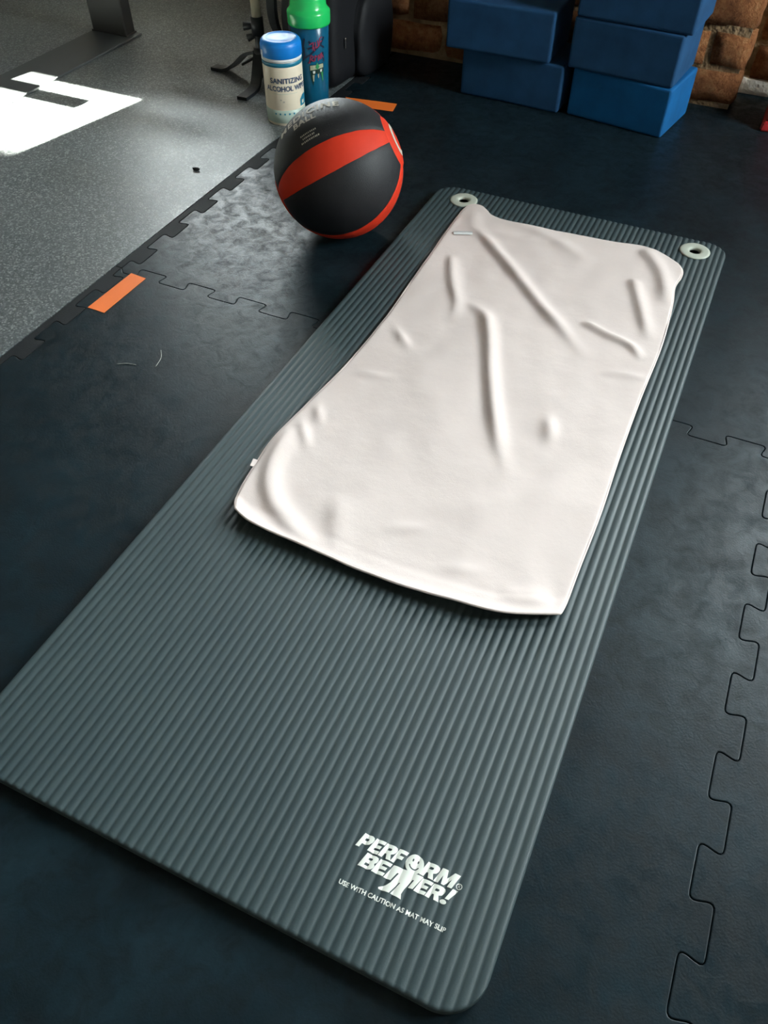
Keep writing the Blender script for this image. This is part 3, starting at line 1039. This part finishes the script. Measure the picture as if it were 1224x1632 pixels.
for k in range(5):
    bm_obj('printed_icon', sliced(poly_2d([circle(0, 0, .0021, 8, .0024)]), on_can(-.55 + .24 * k, .0285, CRD + .0011), .002, 'x'), M_TEAL, can)
bm_obj('printed_badge', sliced(poly_2d([[(-.012, -.014), (.014, -.014), (.014, .010), (-.002, .010), (-.012, .002)], [(-.006, -.010), (.004, -.010), (.004, -.002), (-.006, -.002)]]),
       on_can(1.12, .0545), .002, 'x'), M_TEAL, can)

# ------------------------------------------------------------------ shaker bottle
shk = empty('shaker_bottle', (-0.475, 1.715, 0))
tag(shk, 'translucent blue shaker bottle with a bright green lid behind the canister', 'bottle')
def sr(z): return .0385 + .0085 * min(1, z / .185)
lathe('bottle_body', [(0, .0), (.0365, .0), (sr(.003), .003), (sr(.06), .06), (sr(.12), .12), (sr(.185), .185), (sr(.185) - .0015, .186), (sr(.12) - .0018, .12), (sr(.06) - .0018, .06), (.036, .004), (0, .004)], M_SHAKER, shk, 64)
lathe('liquid', [(0, .0045), (.0352, .0045), (sr(.06) - .0022, .06), (sr(.095) - .0022, .095), (0, .095)], M_LIQUID, shk, 48)
slid = lathe('lid', [(.0490, .178), (.0505, .1785), (.0515, .182), (.0515, .203), (.0505, .207), (.0460, .211), (.0430, .217), (.0420, .232), (.0400, .240), (.036, .243), (0, .244)], M_GREEN, shk, 64)
lathe('spout_cap', [(.014, .2435), (.0145, .262), (.012, .265), (0, .2655)], M_GREEN, slid, 32, (.016, .006, 0))
SF = math.atan2(-0.1356 - 1.715, 0.5727 + 0.475)
def on_shk(x0, z0, e=.0006):
    def fn(x, y):
        z = z0 + y; r = sr(z) + e
        a = SF + (x0 + x) / r
        return Vector((r * math.cos(a), r * math.sin(a), z))
    return fn
def strokes(lines, w):
    ps = []
    for ln in lines:
        for a, b in zip(ln, ln[1:]):
            a, b = Vector(a), Vector(b)
            t = (b - a).normalized(); s = Vector((-t.y, t.x)) * w
            ps.append(poly_2d([[tuple(a - s * .6), tuple(a + s * 1.1), tuple(b + s * .5), tuple(b - s)]]))
    return join_2d(ps)
K = 0.00098
def px(ls): return [[((x - 35) * K, (75 - y) * K) for x, y in l] for l in ls]
splash = px([[(14, 6), (11, 25), (13, 40), (10, 56)], [(10, 52), (30, 40), (58, 18), (66, 6)], [(50, 20), (66, 30)], [(20, 62), (40, 50), (62, 40)], [(60, 40), (64, 62)], [(22, 30), (40, 22)], [(24, 12), (34, 20)]])
bm_obj('printed_splash', sliced(strokes(splash, .0026), on_shk(.006, .0900, .0004), .003, 'x'), M_DARKINK, shk)
word = px([[(26, 20), (36, 14), (34, 32)], [(36, 24), (39, 34)], [(41, 14), (42, 28), (49, 24), (47, 11)], [(51, 24), (53, 8), (60, 5)], [(54, 16), (59, 13)],
           [(24, 62), (28, 44), (35, 46), (29, 54), (36, 57)], [(38, 57), (39, 44), (44, 48)], [(47, 57), (47, 44), (52, 55), (52, 42)], [(56, 54), (55, 40), (62, 52)]])
bm_obj('printed_word', sliced(strokes(word, .0015), on_shk(.006, .0900, .0008), .003, 'x'), M_REDINK, shk)
def blob(name, pts, m, e): bm_obj(name, sliced(poly_2d([[((x - 35) * K, (75 - y) * K) for x, y in pts]]), on_shk(.006, .0900, e), .003, 'x'), m, shk)
blob('printed_emblem', [(24, 66), (60, 64), (61, 78), (57, 108), (53, 94), (49, 84), (45, 92), (41, 84), (35, 90), (31, 114), (26, 96)], M_DGINK, .0008)
blob('printed_emblem', [(25, 67), (60, 65), (60, 74), (25, 78)], M_CREAMINK, .0012)
blob('printed_emblem', [(38, 72), (43, 60), (49, 70), (44, 77)], M_GINK, .0015)
blob('printed_emblem', [(31, 80), (37, 79), (37, 85), (32, 86)], M_PRINT, .0013)
blob('printed_emblem', [(50, 78), (56, 77), (55, 83), (51, 84)], M_PRINT, .0013)
blob('printed_emblem', [(53, 85), (58, 83), (58, 104), (56, 106)], M_GINK, .0013)
blob('printed_emblem', [(30, 89), (35, 88), (33, 104), (31, 104)], M_CREAMINK, .0013)
blob('printed_emblem', [(43, 88), (47, 87), (46, 96), (44, 97)], M_CREAMINK, .0013)

# ------------------------------------------------------------------ backpack
bag = empty('backpack', (-0.515, 1.975, 0), -0.05)
tag(bag, 'black nylon backpack slumped against the brick pier', 'backpack')
def pillow(name, lo, hi, mat, parent, e=4.0, seed=0, amp=.01, n=18):
    """soft box: a superellipsoid with gentle dents"""
    bm = bmesh.new()
    bmesh.ops.create_cube(bm, size=2.0)
    bmesh.ops.subdivide_edges(bm, edges=bm.edges[:], cuts=n, use_grid_fill=True)
    c = (Vector(lo) + Vector(hi)) / 2; h = (Vector(hi) - Vector(lo)) / 2
    for v in bm.verts:
        p = v.co
        l = (abs(p.x) ** e + abs(p.y) ** e + abs(p.z) ** e) ** (1 / e)
        p = p / l
        d = 1 + amp * 6 * noise.noise(Vector((p.x * 1.6, p.y * 1.6, p.z * 1.6 + seed))) 
        v.co = Vector((c.x + p.x * h.x * d, c.y + p.y * h.y * d, c.z + p.z * h.z * (d if p.z > -.7 else 1)))
    return bm_obj(name, bm, mat, parent, True)
pillow('main_compartment', (-.095, -.060, 0), (.085, .105, .46), M_BAG, bag, 4.5, 2)
pillow('front_pocket', (-.075, -.200, .0), (.085, -.030, .26), M_BAG, bag, 6.0, 5)
pillow('side_pocket', (.060, -.100, .0), (.112, .090, .19), M_BAG, bag, 3.5, 8)
for a in ([(-.075, -.065, .40), (-.105, -.120, .31), (-.112, -.160, .22), (-.108, -.170, .13), (-.080, -.150, .06)],
          [(.020, -.070, .42), (.015, -.150, .34), (.0, -.212, .25), (-.02, -.214, .14), (-.01, -.205, .06)]):
    V, F = strap_mesh(catmull(a, 20), (1, -.5, 0), .040, .009)
    mesh_obj('shoulder_strap', V, F, M_WEB, bag)
V, F = strap_mesh(catmull([(-.085, -.04, .30), (-.118, -.075, .20), (-.105, -.10, .10), (-.06, -.115, .05)], 16), (.4, -1, 0), .020, .003)
mesh_obj('compression_strap', V, F, M_WEB, bag)
bm = bmesh.new(); bm_box(bm, (.085, -.150, .095), (.090, -.144, .120), .0015, 1)
bm_obj('zip_pull', bm, M_BUCKLE, bag)
tube('carry_handle', catmull([(-.03, .03, .452), (-.025, .03, .49), (.0, .03, .50), (.025, .03, .49), (.03, .03, .452)], 16), .008, M_WEB, bag)
# ------------------------------------------------------------------ folding stand
st = empty('folding_stand', (-0.657, 1.770, 0))
tag(st, 'black folding floor stand with flat feet and a pale pole beside the backpack', 'stand')
def S(x, y, z): return (x + .657, y - 1.770, z)
tube('pole', [S(-.657, 1.770, .150), S(-.657, 1.770, .62)], .0120, M_POLE, st, 20)
tube('lower_tube', [S(-.657, 1.770, .012), S(-.657, 1.770, .150)], .0100, M_STAND, st, 16)
col_ = tube('collar', [S(-.657, 1.770, .112), S(-.657, 1.770, .153)], .0160, M_STAND, st, 18)
tube('knob', [S(-.660, 1.769, .132), S(-.690, 1.757, .130)], [.005, .0105], M_STAND, col_, 10)
tube('knob', [S(-.660, 1.769, .112), S(-.682, 1.758, .104)], [.005, .0095], M_STAND, col_, 10)
tube('hub', [S(-.657, 1.770, .050), S(-.657, 1.770, .082)], .0165, M_STAND, st, 16)
for pts, wd in (([S(-.668, 1.771, .072), S(-.705, 1.775, .058), S(-.745, 1.780, .026), S(-.780, 1.784, .0075), S(-.822, 1.788, .0045)], (.1, 1, 0)),
                ([S(-.655, 1.760, .070), S(-.650, 1.742, .050), S(-.645, 1.715, .012), S(-.643, 1.690, .0045), S(-.641, 1.638, .0045)], (1, .03, 0)),
                ([S(-.662, 1.780, .072), S(-.680, 1.810, .045), S(-.700, 1.840, .010), S(-.715, 1.870, .0045)], (1, .5, 0))):
    V, F = strap_mesh(catmull(pts, 14), wd, .028, .008)
    mesh_obj('foot', V, F, M_STAND, st)
tube('brace', [S(-.667, 1.768, .060), S(-.720, 1.776, .030)], .0035, M_STAND, st, 8)

# ------------------------------------------------------------------ foam blocks
def block(x, y, z, rz, l, d, h, mat, label):
    bm = bmesh.new()
    bm_box(bm, (0, 0, 0), (l, d, h), .006, 3)
    o = bm_obj('foam_block', bm, mat, None, True, (x, y, z))
    o.rotation_euler = (0, 0, rz)
    for p in o.data.polygons: p.use_smooth = False
    tag(o, label, 'foam block', 'foam blocks stacked against the brick pier')
H = .1085
block(-.155, 1.922, 0.0, -.06, .266, .165, H, M_BLOCK, 'navy foam block on the floor, bottom of the shorter stack')
block(-.195, 1.902, H + .0005, .0, .268, .175, H, M_BLOCK, 'navy foam block on top of the shorter stack, left of the gap')
block(.132, 1.914, 0.0, -.165, .246, .175, H, M_BLOCK_B, 'bright blue foam block on the floor, bottom of the taller stack')
block(.117, 1.905, H + .0005, -.105, .256, .175, H, M_BLOCK, 'navy foam block in the middle of the taller stack')
block(.120, 1.902, 2 * H + .001, -.08, .268, .175, H, M_BLOCK, 'navy foam block on top of the taller stack, beside the pier edge')

# ------------------------------------------------------------------ rack upright
rack = empty('rack_upright', (-1.236, 1.892, 0))
tag(rack, 'black square steel rack upright standing on a flat floor plate', 'rack')
bm = bmesh.new(); bm_box(bm, (-.061, -.020, .006), (.061, .022, 2.45), .004, 2)
bm_obj('upright', bm, M_STEEL, rack)
bm = bmesh.new(); bm_box(bm, (-.066, -1.30, 0), (.080, .026, .006), .0012, 1)
bm_obj('floor_plate', bm, M_PLATE, rack)
bm = bmesh.new(); bm_box(bm, (-.064, -.023, .006), (.064, .025, .010), .0015, 1)
bm_obj('weld_collar', bm, M_STEEL, rack)
bm = bmesh.new(); bm_box(bm, (.061, -.014, .254), (.335, .016, .275), .003, 1)
bm_obj('plate_peg', bm, M_STEEL, rack)

# ------------------------------------------------------------------ orange tape, red step, bits on the floor
def tape(name, pts, label):
    V = [(x, y, .0002) for x, y in pts] + [(x, y, .0007) for x, y in pts]
    n = len(pts)
    F = [tuple(range(n))[::-1], tuple(range(n, 2 * n))] + [(k, (k + 1) % n, n + (k + 1) % n, n + k) for k in range(n)]
    o = mesh_obj(name, V, F, M_TAPE)
    tag(o, label, 'tape', 'orange tape marks on the floor')
tape('floor_tape', [(-.4095, .7375), (-.3725, .7365), (-.3715, .8585), (-.4070, .8615)], 'orange tape strip on the black tile near the speckled floor')
tape('floor_tape', [(-.4000, 1.727), (-.2650, 1.7415), (-.2740, 1.7885), (-.4100, 1.770)], 'orange tape strip behind the medicine ball')

stp = empty('step_platform', (0.70, 2.04, 0))
tag(stp, 'red plastic step platform just inside the right edge by the bricks', 'step')
def frustum(name, x0, x1, y0, y1, z0, z1, t, parent):
    V = [(x0, y0, z0), (x1, y0, z0), (x1, y1, z0), (x0, y1, z0), (x0 + t, y0 + t, z1), (x1 - t, y0 + t, z1), (x1 - t, y1 - t, z1), (x0 + t, y1 - t, z1)]
    bm = bmesh.new()
    vs_ = [bm.verts.new(v) for v in V]
    for f in ((3, 2, 1, 0), (4, 5, 6, 7), (0, 1, 5, 4), (1, 2, 6, 5), (2, 3, 7, 6), (3, 0, 4, 7)): bm.faces.new([vs_[i] for i in f])
    bmesh.ops.bevel(bm, geom=bm.edges[:], offset=.004, segments=2, affect='EDGES')
    return bm_obj(name, bm, M_REDBOX, parent)
frustum('base_rim', -.118, .30, -.02, .16, 0, .022, .004, stp)
frustum('body', -.108, .29, -.012, .152, .020, .13, .022, stp)

bm = bmesh.new()
bmesh.ops.create_icosphere(bm, subdivisions=2, radius=1)
for v in bm.verts:
    d = 1 + .5 * noise.noise(v.co * 2.3)
    v.co = Vector((v.co.x * .009 * d, v.co.y * .005 * d, .003 + v.co.z * .0028))
o = bm_obj('rubber_crumb', bm, M_LINT, None, True, (-.532, 1.266, 0)); tag(o, 'small black crumb on the speckled floor', 'crumb')
for pts, lab in (([(-.218, .690, .0006), (-.205, .672, .0012), (-.200, .650, .0006)], 'thin pale thread on the black tile, longer of two'),
                 ([(-.262, .628, .0006), (-.248, .636, .0010), (-.232, .640, .0006)], 'thin pale thread on the black tile near the orange strip, shorter of two')):
    o = tube('lint_thread', catmull(pts, 10), .0005, M_THREAD, None, 6); tag(o, lab, 'thread')
